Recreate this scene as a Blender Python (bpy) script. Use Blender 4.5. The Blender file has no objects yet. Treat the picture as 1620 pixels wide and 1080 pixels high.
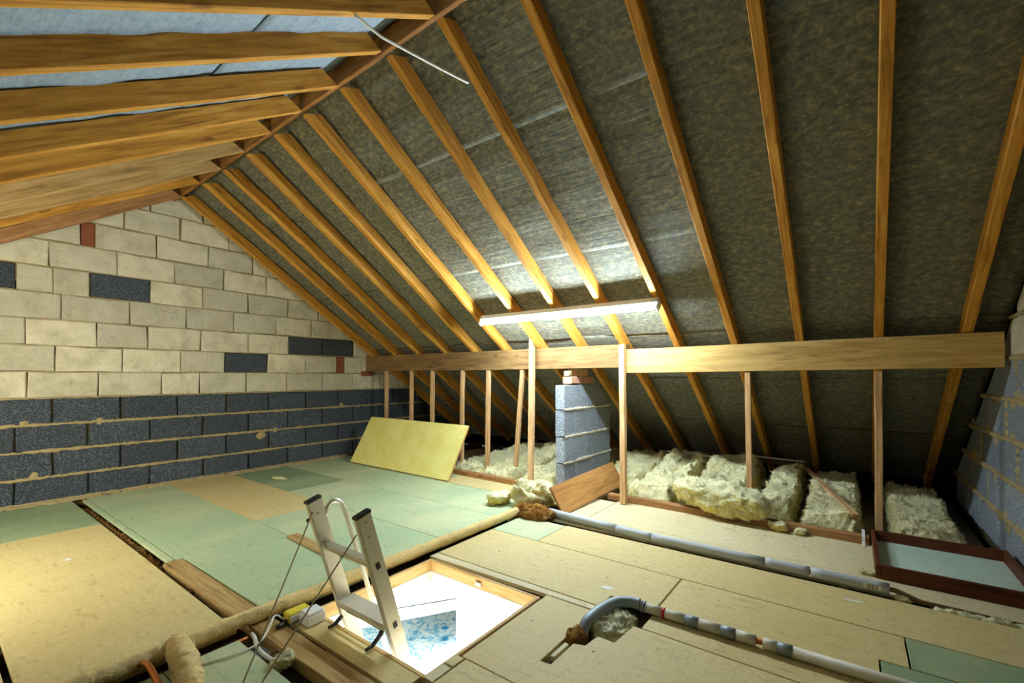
import bpy, bmesh, math, random
import numpy as np
from mathutils import Vector, Matrix, noise

# ------------------------------------------------------------------ camera, light, exposure
SC = bpy.context.scene
COL = SC.collection
CAM = Vector((5.4833, -3.8588, 1.0882)); YAW = 0.6447
cam = bpy.data.cameras.new('camera'); co = bpy.data.objects.new('camera', cam); COL.objects.link(co)
co.location = CAM; co.rotation_euler = (math.pi/2, 0, YAW)
cam.sensor_width = 36; cam.lens = 715.14/1620*36; cam.shift_y = 54.53/1620; cam.clip_start = 0.02
SC.camera = co
SC.view_settings.view_transform = 'Standard'; SC.view_settings.look = 'None'
SC.view_settings.exposure = 1.0; SC.view_settings.gamma = 1.0; SC.view_settings.use_curve_mapping = False
wd = bpy.data.worlds.new('world'); SC.world = wd; wd.use_nodes = True
wd.node_tree.nodes['Background'].inputs[0].default_value = (1, 1, 1, 1)
wd.node_tree.nodes['Background'].inputs[1].default_value = 0.0
TUBE_L = 205.0          # radiance of the fluorescent tube
def lamp(name, kind, loc, power, color=(1, 1, 1), size=0.5, size_y=None, rot=(0, 0, 0)):
    l = bpy.data.lights.new(name, kind); l.energy = power; l.color = color
    if kind == 'AREA':
        l.size = size
        if size_y: l.shape = 'RECTANGLE'; l.size_y = size_y
    elif kind == 'POINT': l.shadow_soft_size = size
    o = bpy.data.objects.new(name, l); COL.objects.link(o); o.location = loc; o.rotation_euler = rot
    return o
# the landing's ceiling light under the hatch, and an added fill light out of view, evening the brightness
lamp('landing_light', 'AREA', (2.6, -1.2, -0.20), 280, (1.0, 0.97, 0.9), 0.5)
lamp('added_fill_strip', 'AREA', (2.2, -4.75, 1.24), 56, (1.0, 0.98, 0.84), 1.7, 0.05, (math.atan(0.622), math.radians(70), 0))


# ------------------------------------------------------------------ helpers
R = random.Random(7)
def lin(r, g, b):
    f = lambda c: (c/255/12.92 if c/255 <= .04045 else ((c/255+.055)/1.055)**2.4)
    return (f(r), f(g), f(b), 1)
class NT:
    def __init__(s, name):
        s.m = bpy.data.materials.new(name); s.m.use_nodes = True
        s.t = s.m.node_tree; s.n = s.t.nodes; s.b = s.n['Principled BSDF']
    def add(s, typ, **kw):
        n = s.n.new(typ)
        for k, v in kw.items():
            if k in n.inputs.keys() if isinstance(k, str) else False: n.inputs[k].default_value = v
            else: setattr(n, k, v)
        return n
    def link(s, a, b): s.t.links.new(a, b)
    def coords(s, scale=(1, 1, 1), rnd=True, kind='Object'):
        tc = s.add('ShaderNodeTexCoord'); mp = s.add('ShaderNodeMapping'); mp.inputs['Scale'].default_value = scale
        if rnd:
            oi = s.add('ShaderNodeObjectInfo'); ml = s.add('ShaderNodeVectorMath', operation='SCALE')
            ml.inputs[0].default_value = (37, 53, 71); s.link(oi.outputs['Random'], ml.inputs['Scale'])
            ad = s.add('ShaderNodeVectorMath', operation='ADD')
            s.link(tc.outputs[kind], ad.inputs[0]); s.link(ml.outputs[0], ad.inputs[1]); s.link(ad.outputs[0], mp.inputs['Vector'])
        else: s.link(tc.outputs[kind], mp.inputs['Vector'])
        return mp.outputs[0]
    def noise(s, vec, scale, detail=4, rough=.55, dist=0):
        n = s.add('ShaderNodeTexNoise'); n.inputs['Scale'].default_value = scale; n.inputs['Detail'].default_value = detail
        n.inputs['Roughness'].default_value = rough; n.inputs['Distortion'].default_value = dist
        s.link(vec, n.inputs['Vector']); return n.outputs['Fac']
    def voro(s, vec, scale, out='Distance', feature='F1'):
        n = s.add('ShaderNodeTexVoronoi', feature=feature); n.inputs['Scale'].default_value = scale
        s.link(vec, n.inputs['Vector']); return n.outputs[out]
    def ramp(s, fac, stops, interp='LINEAR'):
        n = s.add('ShaderNodeValToRGB'); cr = n.color_ramp; cr.interpolation = interp
        while len(cr.elements) < len(stops): cr.elements.new(.5)
        for e, (p, c) in zip(cr.elements, stops):
            e.position = p; e.color = c if len(c) == 4 else (*c, 1)
        s.link(fac, n.inputs['Fac']); return n.outputs['Color']
    def mix(s, fac, a, b, mode='MIX'):
        n = s.add('ShaderNodeMix', data_type='RGBA', blend_type=mode)
        for sock, v in ((n.inputs['Factor'], fac), (n.inputs[6], a), (n.inputs[7], b)):
            if hasattr(v, 'is_output') or isinstance(v, bpy.types.NodeSocket): s.link(v, sock)
            else: sock.default_value = v
        return n.outputs[2]
    def math(s, op, a, b=0.0, c=None):
        n = s.add('ShaderNodeMath', operation=op)
        for i, v in enumerate((a, b, c)):
            if v is None: continue
            if isinstance(v, bpy.types.NodeSocket): s.link(v, n.inputs[i])
            else: n.inputs[i].default_value = v
        return n.outputs[0]
    def bump(s, h, strength=.3, dist=.01, prev=None):
        n = s.add('ShaderNodeBump'); n.inputs['Strength'].default_value = strength; n.inputs['Distance'].default_value = dist
        s.link(h, n.inputs['Height'])
        if prev is not None: s.link(prev, n.inputs['Normal'])
        return n.outputs[0]
    def out(s, color=None, rough=.7, normal=None, metal=0, spec=.5):
        if color is not None:
            if isinstance(color, bpy.types.NodeSocket): s.link(color, s.b.inputs['Base Color'])
            else: s.b.inputs['Base Color'].default_value = color
        if isinstance(rough, bpy.types.NodeSocket): s.link(rough, s.b.inputs['Roughness'])
        else: s.b.inputs['Roughness'].default_value = rough
        s.b.inputs['Metallic'].default_value = metal
        s.b.inputs['Specular IOR Level'].default_value = spec
        if normal is not None: s.link(normal, s.b.inputs['Normal'])
        return s.m

def wood_mat(name, dark, mid, light, grain=1.0, knots=True, rough=.75):
    n = NT(name); v = n.coords((1.0, 14*grain, 14*grain))
    g = n.noise(v, 3.0, 6, .6, .6)
    c = n.ramp(g, [(.28, dark), (.5, mid), (.72, light)])
    v2 = n.coords((1, 1, 1)); big = n.noise(v2, 2.2, 3)
    c = n.mix(n.math('MULTIPLY', n.ramp(big, [(.4, (0, 0, 0)), (.7, (1, 1, 1))]), .45), c, mid)
    if knots:
        vk = n.coords((2.6, 7, 7)); kd = n.voro(vk, 1.0)
        kf = n.ramp(kd, [(.0, (1, 1, 1)), (.07, (.8, .8, .8)), (.13, (0, 0, 0))])
        c = n.mix(n.math('MULTIPLY', kf, .75), c, dark)
    dirt = n.noise(v2, 9, 5, .7)
    c = n.mix(n.ramp(dirt, [(.55, (0, 0, 0)), (.8, (.45, .45, .45))]), c, dark)
    saw = n.noise(n.coords((60, 5, 5)), 1.5, 2)
    b = n.bump(g, .25, .004); b = n.bump(saw, .12, .003, b)
    return n.out(c, rough, b, spec=.3)
def plain_mat(name, color, rough=.5, metal=0, spec=.5, bump=0, bscale=60, var=.12):
    n = NT(name); v = n.coords((1, 1, 1)); f = n.noise(v, 8, 4)
    c = n.mix(n.math('MULTIPLY', f, var*2), color, tuple(x*.55 for x in color[:3])+(1,))
    nb = n.bump(n.noise(v, bscale, 3), bump, .003) if bump else None
    return n.out(c, rough, nb, metal, spec)

M = {}
M['rafter'] = wood_mat('rafter_wood', lin(124, 76, 22), lin(200, 138, 48), lin(226, 172, 82))
M['rafter_pale'] = wood_mat('rafter_wood_weathered', lin(120, 88, 46), lin(180, 140, 82), lin(204, 168, 110))
M['purlin'] = wood_mat('purlin_wood', lin(160, 120, 62), lin(208, 168, 98), lin(228, 192, 126), .7)
M['purlin_old'] = wood_mat('weathered_purlin_wood', lin(88, 62, 34), lin(128, 96, 54), lin(150, 118, 74), .7)
M['stud'] = wood_mat('stud_wood', lin(150, 106, 62), lin(208, 164, 112), lin(228, 190, 142), 1.2, False)
M['plate'] = wood_mat('plate_wood', lin(104, 68, 36), lin(164, 116, 68), lin(190, 146, 98))
M['joist'] = wood_mat('dark_joist_wood', lin(52, 38, 20), lin(92, 68, 38), lin(116, 90, 54))  # dark brown for the joists below the boards
M['redwood'] = wood_mat('varnished_wood', lin(56, 24, 10), lin(96, 46, 18), lin(122, 64, 28), 1, False, .5)
M['teak'] = wood_mat('teak_veneer', lin(126, 82, 36), lin(188, 134, 74), lin(206, 156, 94), .8, False, .5)
M['lining'] = wood_mat('lining_wood', lin(176, 132, 70), lin(218, 178, 112), lin(236, 204, 146), .8, True, .6)
M['ridge'] = wood_mat('ridge_wood', lin(84, 50, 20), lin(150, 98, 42), lin(176, 124, 60))
M['grey_wood'] = wood_mat('dusty_plank_wood', lin(110, 80, 40), lin(176, 142, 86), lin(198, 168, 112))

def board_mat(name, base, alt, speck):
    n = NT(name); v = n.coords((1, 1, 1))
    chips = n.voro(v, 130, 'Color'); bw = n.add('ShaderNodeRGBToBW'); n.link(chips, bw.inputs[0])
    c = n.mix(n.math('MULTIPLY', bw.outputs[0], .34), base, speck)
    big = n.noise(n.coords((1.6, .7, 1)), 1.3, 4, .6)
    c = n.mix(n.ramp(big, [(.42, (0, 0, 0)), (.68, (.75, .75, .75))]), c, alt)
    st = n.noise(v, 26, 5, .75)
    c = n.mix(n.ramp(st, [(.58, (0, 0, 0)), (.74, (.6, .6, .6))]), c, speck)
    sm = n.noise(n.coords((3, 14, 3)), 2.4, 5, .7); c = n.mix(n.ramp(sm, [(.56, (0, 0, 0)), (.72, (.45, .45, .45))]), c, speck)
    dots = n.voro(v, 6.0); c = n.mix(n.ramp(dots, [(.0, (1, 1, 1)), (.035, (.7, .7, .7)), (.05, (0, 0, 0))]), c, lin(90, 76, 50))
    b = n.bump(n.noise(v, 220, 2), .15, .002)
    return n.out(c, .62, b, spec=.35)
M['board_tan'] = board_mat('chipboard_tan', lin(224, 204, 142), lin(208, 184, 120), lin(146, 122, 74))
M['board_green'] = board_mat('chipboard_green', lin(180, 198, 154), lin(210, 208, 160), lin(128, 142, 102))
M['board_mint'] = board_mat('chipboard_deep_green', lin(146, 166, 124), lin(172, 180, 136), lin(100, 116, 82))
M['board_pale'] = board_mat('chipboard_pale', lin(228, 214, 168), lin(212, 194, 148), lin(160, 140, 98))

def block_tan():
    n = NT('pale_block'); v = n.coords((1, 1, 1))
    f = n.noise(v, 5, 5, .6); c = n.ramp(f, [(.3, lin(194, 184, 152)), (.5, lin(222, 212, 180)), (.7, lin(234, 224, 196))])
    oi = n.add('ShaderNodeObjectInfo')
    c = n.mix(n.math('MULTIPLY', oi.outputs['Random'], .5), c, lin(150, 146, 130))
    sc = n.noise(n.coords((8, 2, 26)), 2.2, 6, .8, 1.5)
    c = n.mix(n.ramp(sc, [(.57, (0, 0, 0)), (.66, (.4, .4, .4))]), c, lin(222, 218, 200))
    ds = n.noise(v, 13, 6, .75); c = n.mix(n.ramp(ds, [(.56, (0, 0, 0)), (.70, (.5, .5, .5))]), c, lin(150, 138, 108))
    b = n.bump(f, 1.0, .03); b = n.bump(n.noise(v, 45, 5, .7), .9, .010, b)
    return n.out(c, .85, b, spec=.25)
def block_dark(name, a, b_, c_):
    n = NT(name); v = n.coords((1, 1, 1))
    vo = n.voro(v, 110); ns = n.noise(v, 150, 4, .7)
    f = n.math('ADD', n.math('MULTIPLY', vo, .55), n.math('MULTIPLY', ns, .55))
    c = n.ramp(f, [(.3, a), (.52, b_), (.74, c_)])
    oi = n.add('ShaderNodeObjectInfo'); c = n.mix(n.math('MULTIPLY', oi.outputs['Random'], .4), c, a)
    b = n.bump(f, .9, .014); b = n.bump(n.noise(v, 9, 3), .3, .02, b)
    return n.out(c, .6, b, spec=.6)
M['block_tan'] = block_tan()
M['block_dark'] = block_dark('clinker_block', lin(26, 31, 37), lin(52, 61, 69), lin(108, 118, 126))
M['block_grey'] = block_dark('pier_block', lin(88, 96, 104), lin(146, 156, 164), lin(206, 210, 212))
M['mortar_pale'] = plain_mat('pale_mortar', lin(206, 196, 168), .95, 0, .1, .8, 90, .25)
M['mortar'] = plain_mat('sandy_mortar', lin(178, 158, 112), .95, 0, .1, .8, 90, .3)
M['mortar_dark'] = plain_mat('recessed_mortar', lin(120, 106, 76), .95, 0, .1, .6, 60, .4)
M['brick'] = plain_mat('red_brick', lin(150, 88, 60), .9, 0, .2, .5, 80, .3)
M['brick_pale'] = plain_mat('pale_brick', lin(208, 158, 126), .9, 0, .2, .5, 80, .3)

def felt_mat(name, dark, mid, gold, amt):
    n = NT(name); v = n.coords((1.0, 1.6, 1.0), False)
    m = n.noise(v, 26, 9, .76, .1); f2 = n.noise(n.coords((.35, 1.5, 1.5), False), 3, 4)
    c = n.ramp(m, [(.38, dark), (.52, mid), (.68, gold)])
    c = n.mix(n.math('MULTIPLY', f2, amt), c, dark)
    rp = n.noise(n.coords((.5, 7, 7), False), 2.2, 4, .6)
    b = n.bump(rp, .5, .02); b = n.bump(n.noise(v, 150, 3, .7), .35, .003, b)
    return n.out(c, n.ramp(m, [(.3, (.55, .55, .55)), (.7, (.75, .75, .75))]), b, spec=.12)
M['felt'] = felt_mat('bitumen_felt', lin(86, 88, 82), lin(120, 118, 100), lin(178, 164, 118), .35)
M['felt_left'] = felt_mat('bitumen_felt_lit', lin(134, 150, 162), lin(160, 174, 184), lin(178, 188, 192), .4)  # same felt in paler blue-grey: the lamp's light on this slope put into its colour

def wool_mat(name, top, side, deep):
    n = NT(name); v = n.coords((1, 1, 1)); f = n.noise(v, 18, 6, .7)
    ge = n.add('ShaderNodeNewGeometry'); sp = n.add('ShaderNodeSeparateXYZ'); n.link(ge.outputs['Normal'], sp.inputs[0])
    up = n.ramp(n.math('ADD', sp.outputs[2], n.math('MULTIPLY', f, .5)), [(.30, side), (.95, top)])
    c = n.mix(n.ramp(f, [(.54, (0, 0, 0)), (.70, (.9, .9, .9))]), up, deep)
    gd = n.noise(v, 4, 4); c = n.mix(n.ramp(gd, [(.5, (0, 0, 0)), (.7, (.5, .5, .5))]), c, lin(168, 164, 134))
    fb = n.noise(n.coords((30, 120, 120)), 1.6, 5, .8)
    b = n.bump(f, .6, .02); b = n.bump(fb, .5, .006, b)
    return n.out(c, 1.0, b, spec=.05)
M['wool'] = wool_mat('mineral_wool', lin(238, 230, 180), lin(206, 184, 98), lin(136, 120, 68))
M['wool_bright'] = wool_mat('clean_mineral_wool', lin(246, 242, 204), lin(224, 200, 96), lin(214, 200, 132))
M['wool_brown'] = wool_mat('brown_wool', lin(170, 124, 62), lin(140, 94, 44), lin(96, 60, 26))
M['wool_fibre'] = plain_mat('wool_fibre', lin(246, 238, 188), 1, 0, .05, 0, 1, .25)
M['wool_fibre_gold'] = plain_mat('wool_fibre_gold', lin(214, 188, 96), 1, 0, .05, 0, 1, .25)
M['brown_fibre'] = plain_mat('brown_fibre', lin(186, 134, 70), 1, 0, .05, 0, 1, .4)
M['hessian'] = plain_mat('hessian_lagging', lin(246, 216, 148), 1, 0, .05, .6, 120, .35)
M['hessian_fibre'] = plain_mat('hessian_fibre', lin(250, 226, 164), 1, 0, .05)
M['foam'] = plain_mat('grey_foam', lin(188, 192, 192), .5, 0, .5, .15, 160, .12)
M['tape'] = plain_mat('silver_tape', lin(150, 160, 162), .5, .3, .5, .08, 60, .2)
M['white_pipe'] = plain_mat('white_lagging', lin(222, 214, 190), .5, 0, .4, .2, 60, .15)
M['old_pipe'] = plain_mat('dull_old_pipe', lin(120, 88, 50), .6, .3)
M['copper'] = plain_mat('copper', lin(196, 120, 60), .35, .8)
M['alu'] = plain_mat('aluminium', lin(236, 228, 204), .4, .3, .5, .08, 200, .06)
M['black'] = plain_mat('black_plastic', lin(26, 26, 26), .5)
M['red'] = plain_mat('red_plastic', lin(196, 44, 30), .5)
M['cord'] = plain_mat('steel_cord', lin(178, 164, 126), .5, .2)
M['white'] = plain_mat('white_paint', lin(236, 232, 222), .6, 0, .3, 0, 1, .04)
M['white_cable'] = plain_mat('white_cable', lin(232, 228, 214), .5)
M['yellow'] = plain_mat('yellow_plastic', lin(236, 214, 60), .45)
M['ybatt'] = NT('yellow_board'); 
def yb():
    n = M['ybatt']; v = n.coords((1, 1, 1), False); f = n.noise(v, 3.5, 6, .65)
    c = n.ramp(f, [(.38, lin(232, 218, 116)), (.58, lin(240, 228, 140))])
    d = n.noise(v, 60, 4, .8); st = n.noise(v, 2.0, 2)
    c = n.mix(n.math('MULTIPLY', n.ramp(d, [(.58, (0, 0, 0)), (.7, (.5, .5, .5))]), n.ramp(st, [(.45, (0, 0, 0)), (.6, (1, 1, 1))])), c, lin(150, 136, 54))
    return n.out(c, .55, None, spec=.3)
M['ybatt'] = yb()
M['chip_edge'] = plain_mat('chipboard_edge', lin(206, 160, 92), .8, 0, .2, .5, 150, .3)
M['mint_base'] = board_mat('mint_laminate', lin(216, 234, 212), lin(190, 212, 190), lin(116, 128, 108))
M['paper'] = plain_mat('paper', lin(232, 228, 214), .7)
M['plaster_back'] = plain_mat('plasterboard_back', lin(150, 142, 124), .95, 0, .1, .4, 30, .4)  # the boards' own grey-beige
def carpet():
    n = NT('blue_patterned_carpet'); v = n.coords((1, 1, 1), False)
    f = n.noise(v, 9, 5, .7, 1.2); vo = n.voro(v, 3.2)
    c = n.ramp(f, [(.46, lin(232, 240, 244)), (.56, lin(150, 206, 232)), (.70, lin(60, 140, 200))])
    c = n.mix(n.ramp(vo, [(.12, (1, 1, 1)), (.2, (0, 0, 0))]), c, lin(60, 150, 210))
    return n.out(c, .95, n.bump(n.noise(v, 300, 2), .4, .004), spec=.1)
M['carpet'] = carpet()
M['rail'] = plain_mat('pale_green_rail_paint', lin(138, 146, 116), .6)
def tube_mat():
    m = bpy.data.materials.new('lit_tube'); m.use_nodes = True; b = m.node_tree.nodes['Principled BSDF']
    b.inputs['Base Color'].default_value = (1, 1, 1, 1)
    b.inputs['Emission Color'].default_value = (.69, .855, 1.0, 1); b.inputs['Emission Strength'].default_value = TUBE_L
    return m
M['tube'] = tube_mat()
def barcode():
    n = NT('barcode_label'); v = n.coords((1, 1, 1), False)
    sp = n.add('ShaderNodeSeparateXYZ'); n.link(v, sp.inputs[0])
    nz = n.add('ShaderNodeTexNoise', noise_dimensions='1D'); nz.inputs['Scale'].default_value = 320; nz.inputs['Detail'].default_value = 2
    n.link(sp.outputs[0], nz.inputs['W'])
    stripe = n.ramp(nz.outputs['Fac'], [(.5, lin(232, 222, 190)), (.53, lin(40, 36, 30))])
    inside = n.math('LESS_THAN', n.math('ABSOLUTE', sp.outputs[0]), .022)
    return n.out(n.mix(inside, lin(232, 222, 190), stripe), .6)
M['barcode'] = barcode()

# ---- object helpers
def tag(o, label=None, cat=None, group=None, kind=None):
    if label: o['label'] = label
    if cat: o['category'] = cat
    if group: o['group'] = group
    if kind: o['kind'] = kind
    return o
def empty(name, loc=(0, 0, 0), **kw):
    o = bpy.data.objects.new(name, None); COL.objects.link(o); o.location = loc; o.empty_display_size = .05
    return tag(o, **kw)
def mesh_obj(name, verts, faces, mat, parent=None, smooth=False, loc=None, rot=None, mats=None, fmat=None):
    me = bpy.data.meshes.new(name); me.from_pydata([tuple(v) for v in verts], [], faces)
    for m in (mats or [mat]): me.materials.append(m)
    if fmat:
        for p, i in zip(me.polygons, fmat): p.material_index = i
    if smooth:
        for p in me.polygons: p.use_smooth = True
    me.update()
    o = bpy.data.objects.new(name, me); COL.objects.link(o)
    if loc is not None: o.location = loc
    if rot is not None: o.rotation_euler = rot
    if parent is not None: o.parent = parent
    return o
def fix_normals(o):
    bm = bmesh.new(); bm.from_mesh(o.data); bmesh.ops.recalc_face_normals(bm, faces=bm.faces); bm.to_mesh(o.data); bm.free(); return o
class MB:
    """collects simple shapes into one mesh"""
    def __init__(s): s.v = []; s.f = []
    def add(s, v, f):
        k = len(s.v); s.v += [tuple(x) for x in v]; s.f += [tuple(i+k for i in q) for q in f]; return s
    def box(s, x0, x1, y0, y1, z0, z1, ch=0.0):
        v, f = chamfer_box(x0, x1, y0, y1, z0, z1, ch); return s.add(v, f)
    def tube(s, pts, r, n=10, caps=True):
        v, f = sweep(pts, r, n, caps); return s.add(v, f)
    def build(s, name, mat, parent=None, smooth=False, **kw): return mesh_obj(name, s.v, s.f, mat, parent, smooth, **kw)
def chamfer_box(x0, x1, y0, y1, z0, z1, c=0.0):
    if c <= 0:
        v = [(x, y, z) for x in (x0, x1) for y in (y0, y1) for z in (z0, z1)]
        return v, [(0, 1, 3, 2), (4, 6, 7, 5), (0, 4, 5, 1), (2, 3, 7, 6), (0, 2, 6, 4), (1, 5, 7, 3)]
    bm = bmesh.new(); bmesh.ops.create_cube(bm, size=1)
    for w in bm.verts: w.co = Vector(((x0+x1)/2+w.co.x*(x1-x0), (y0+y1)/2+w.co.y*(y1-y0), (z0+z1)/2+w.co.z*(z1-z0)))
    bmesh.ops.bevel(bm, geom=bm.edges[:], offset=c, segments=1, affect='EDGES')
    v = [w.co[:] for w in bm.verts]; bm.verts.index_update(); f = [tuple(w.index for w in q.verts) for q in bm.faces]; bm.free()
    return v, f
def sweep(pts, r, n=10, caps=True, rfun=None):
    pts = [Vector(p) for p in pts]; v = []; f = []
    up = None
    for i, p in enumerate(pts):
        t = (pts[min(i+1, len(pts)-1)]-pts[max(i-1, 0)]).normalized()
        if up is None:
            up = Vector((0, 0, 1)) if abs(t.z) < .9 else Vector((0, 1, 0))
        a = t.cross(up).normalized(); up = a.cross(t).normalized()
        for k in range(n):
            th = 2*math.pi*k/n; d = a*math.cos(th)+up*math.sin(th)
            rr = r if rfun is None else rfun(i, k, p+d*r)
            v.append(p+d*rr)
    for i in range(len(pts)-1):
        for k in range(n):
            f.append((i*n+k, i*n+(k+1) % n, (i+1)*n+(k+1) % n, (i+1)*n+k))
    if caps: f.append(tuple(range(n-1, -1, -1))); f.append(tuple((len(pts)-1)*n+k for k in range(n)))
    return v, f
def bez(pts, m=8):
    """Catmull-Rom through the points"""
    P = [Vector(p) for p in pts]; P = [2*P[0]-P[1]]+P+[2*P[-1]-P[-2]]; out = []
    for i in range(1, len(P)-2):
        for j in range(m):
            t = j/m; a, b, c, d = P[i-1:i+3]
            out.append(.5*((2*b)+(c-a)*t+(2*a-5*b+4*c-d)*t*t+(3*b-a-3*c+d)*t**3))
    out.append(P[-2]); return out
def timber(name, p0, p1, w, h, mat, parent=None, up=(0, 0, 1), anchor='center', cut0=0.0, cut1=0.0, seed=0, ch=.003, bow=.003, seg=10):
    """a sawn length from p0 to p1; local X runs along it, w across, h along `up`.
    anchor 'bottom': the p0-p1 line is the middle of the underside. cut: end slant per unit of height"""
    p0, p1, up = Vector(p0), Vector(p1), Vector(up)
    x = (p1-p0).normalized(); y = up.cross(x).normalized(); z = x.cross(y).normalized(); L = (p1-p0).length
    z0 = 0 if anchor == 'bottom' else -h/2
    prof = [(-w/2+ch, z0), (w/2-ch, z0), (w/2, z0+ch), (w/2, z0+h-ch), (w/2-ch, z0+h), (-w/2+ch, z0+h), (-w/2, z0+h-ch), (-w/2, z0+ch)]
    v = []; f = []; n = 8
    for i in range(seg+1):
        t = i/seg
        oy = bow*noise.noise(Vector((t*2.1, seed*3.7, .5))); oz = bow*.6*noise.noise(Vector((t*2.3, seed*1.9, 7.5)))
        for k, (a, b) in enumerate(prof):
            xx = t*L+(cut0*(b-z0) if i == 0 else 0)+(cut1*(b-z0) if i == seg else 0)
            j = .0012*noise.noise(Vector((t*L*6, k*2.0, seed)))
            v.append((xx, a+oy+j, b+oz+j))
    for i in range(seg):
        for k in range(n): f.append((i*n+k, i*n+(k+1) % n, (i+1)*n+(k+1) % n, (i+1)*n+k))
    f.append(tuple(range(n-1, -1, -1))); f.append(tuple(seg*n+k for k in range(n)))
    o = mesh_obj(name, v, f, mat, parent)
    o.matrix_world = Matrix(((x.x, y.x, z.x, p0.x), (x.y, y.y, z.y, p0.y), (x.z, y.z, z.z, p0.z), (0, 0, 0, 1)))
    return fix_normals(o)
def fbm(p, o=4, g=.55):
    s = 0; a = 1; p = Vector(p)
    for _ in range(o): s += a*noise.noise(p); p = p*2.07; a *= g
    return s
def ridged(p, o=4):
    s = 0; a = 1; p = Vector(p)
    for _ in range(o): s += a*(1-abs(noise.noise(p))*2); p = p*2.1; a *= .5
    return s

def fibres(o, n, length, width, mat, seed, name='loose_fibres', zmin=-.2, lift=.35):
    """n thin fibre slivers lying loosely on the faces of o, as one joined child"""
    me = o.data; g = np.random.default_rng(seed)
    nv = len(me.vertices); co = np.empty(nv*3); me.vertices.foreach_get('co', co); co = co.reshape(-1, 3)
    npol = len(me.polygons); ar = np.empty(npol); me.polygons.foreach_get('area', ar)
    ce = np.empty(npol*3); me.polygons.foreach_get('center', ce); ce = ce.reshape(-1, 3)
    no = np.empty(npol*3); me.polygons.foreach_get('normal', no); no = no.reshape(-1, 3)
    ar = ar*(no[:, 2] > zmin); pick = g.choice(npol, n, p=ar/ar.sum())
    sd = np.sqrt(ar[pick])[:, None]
    nn = no[pick]; t = g.normal(size=(n, 3)); t -= nn*(t*nn).sum(1)[:, None]; t /= np.linalg.norm(t, axis=1)[:, None]
    b = np.cross(nn, t)
    p = ce[pick]+t*sd*g.uniform(-.5, .5, (n, 1))+b*sd*g.uniform(-.5, .5, (n, 1))
    L = length*g.uniform(.4, 1.3, (n, 1)); wv = b*width*g.uniform(.6, 1.3, (n, 1))
    a = p-wv-nn*.001; c = p+wv-nn*.001; tip = p+t*L+nn*L*g.uniform(0, lift*2, (n, 1))
    V = np.stack([a, c, tip], 1).reshape(-1, 3)
    m2 = bpy.data.meshes.new(name); m2.vertices.add(3*n); m2.vertices.foreach_set('co', V.ravel())
    m2.loops.add(3*n); m2.loops.foreach_set('vertex_index', np.arange(3*n, dtype=np.int32))
    m2.polygons.add(n); m2.polygons.foreach_set('loop_start', np.arange(0, 3*n, 3, dtype=np.int32)); m2.polygons.foreach_set('loop_total', np.full(n, 3, dtype=np.int32))
    m2.materials.append(mat); m2.update(calc_edges=True); m2.validate()
    k = bpy.data.objects.new(name, m2); COL.objects.link(k); k.parent = o; k['kind'] = 'stuff'; return k

# ------------------------------------------------------------------ dimensions of the roof
SL = 1.5242/2.2377; ZP = 1.3635; YR = -2.2377; ZR = 2.8877           # slope with the lamp: underside of rafters
SLL = 0.615; ZRL = 2.879; YL = -2.275                                 # the other slope
W = 6.23; EY = 2.0; LY = -6.4; RD = 0.10
def sofR(y): return ZP-SL*y
def sofL(y, x=2.9): return ZRL+.0205*(x-2.9)+SLL*(y-YL)
def feltR(y): return sofR(y)+RD*math.hypot(1, SL)
def feltL(y, x=0.3): return sofL(y, x)+RD*math.hypot(1, SLL)

# ------------------------------------------------------------------ gable walls
def clip(poly, a, b, c):
    """keep a*y+b*z<=c"""
    out = []
    for i in range(len(poly)):
        p, q = poly[i], poly[(i+1) % len(poly)]
        dp, dq = a*p[0]+b*p[1]-c, a*q[0]+b*q[1]-c
        if dp <= 0: out.append(p)
        if (dp < 0) != (dq < 0) and dp != dq:
            t = dp/(dp-dq); out.append((p[0]+t*(q[0]-p[0]), p[1]+t*(q[1]-p[1])))
    return out
def area(p): return abs(sum(p[i][0]*p[(i+1) % len(p)][1]-p[(i+1) % len(p)][0]*p[i][1] for i in range(len(p))))/2
def roofclip(p, m=0.01):
    p = clip(p, SL, 1, ZP+RD*math.hypot(1, SL)-m)
    return clip(p, -SLL, 1, sofL(0, .3)+RD*math.hypot(1, SLL)-m) if p else p
def inset(poly, d):
    cy = sum(p[0] for p in poly)/len(poly); n = len(poly); out = []
    s = 1 if sum(poly[i][0]*poly[(i+1) % n][1]-poly[(i+1) % n][0]*poly[i][1] for i in range(n)) > 0 else -1
    for i in range(n):
        a, b, c = Vector(poly[i-1]), Vector(poly[i]), Vector(poly[(i+1) % n])
        e1 = (b-a).normalized(); e2 = (c-b).normalized(); n1 = Vector((-e1.y, e1.x))*s; n2 = Vector((-e2.y, e2.x))*s
        k = n1+n2; k = k/max(.3, k.length_squared)*2
        out.append((b.x+k.x*d, b.y+k.y*d))
    return out
def rough(poly, amp, step=.16):
    out = []
    for i in range(len(poly)):
        a, b = Vector(poly[i]), Vector(poly[(i+1) % len(poly)]); n = max(1, min(3, round((b-a).length/step)))
        for k in range(n):
            p = a.lerp(b, k/n); c = .0 if k else amp*.6
            out.append((p.x+R.uniform(-amp, amp), p.y+R.uniform(-amp, amp)))
    return out
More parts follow.
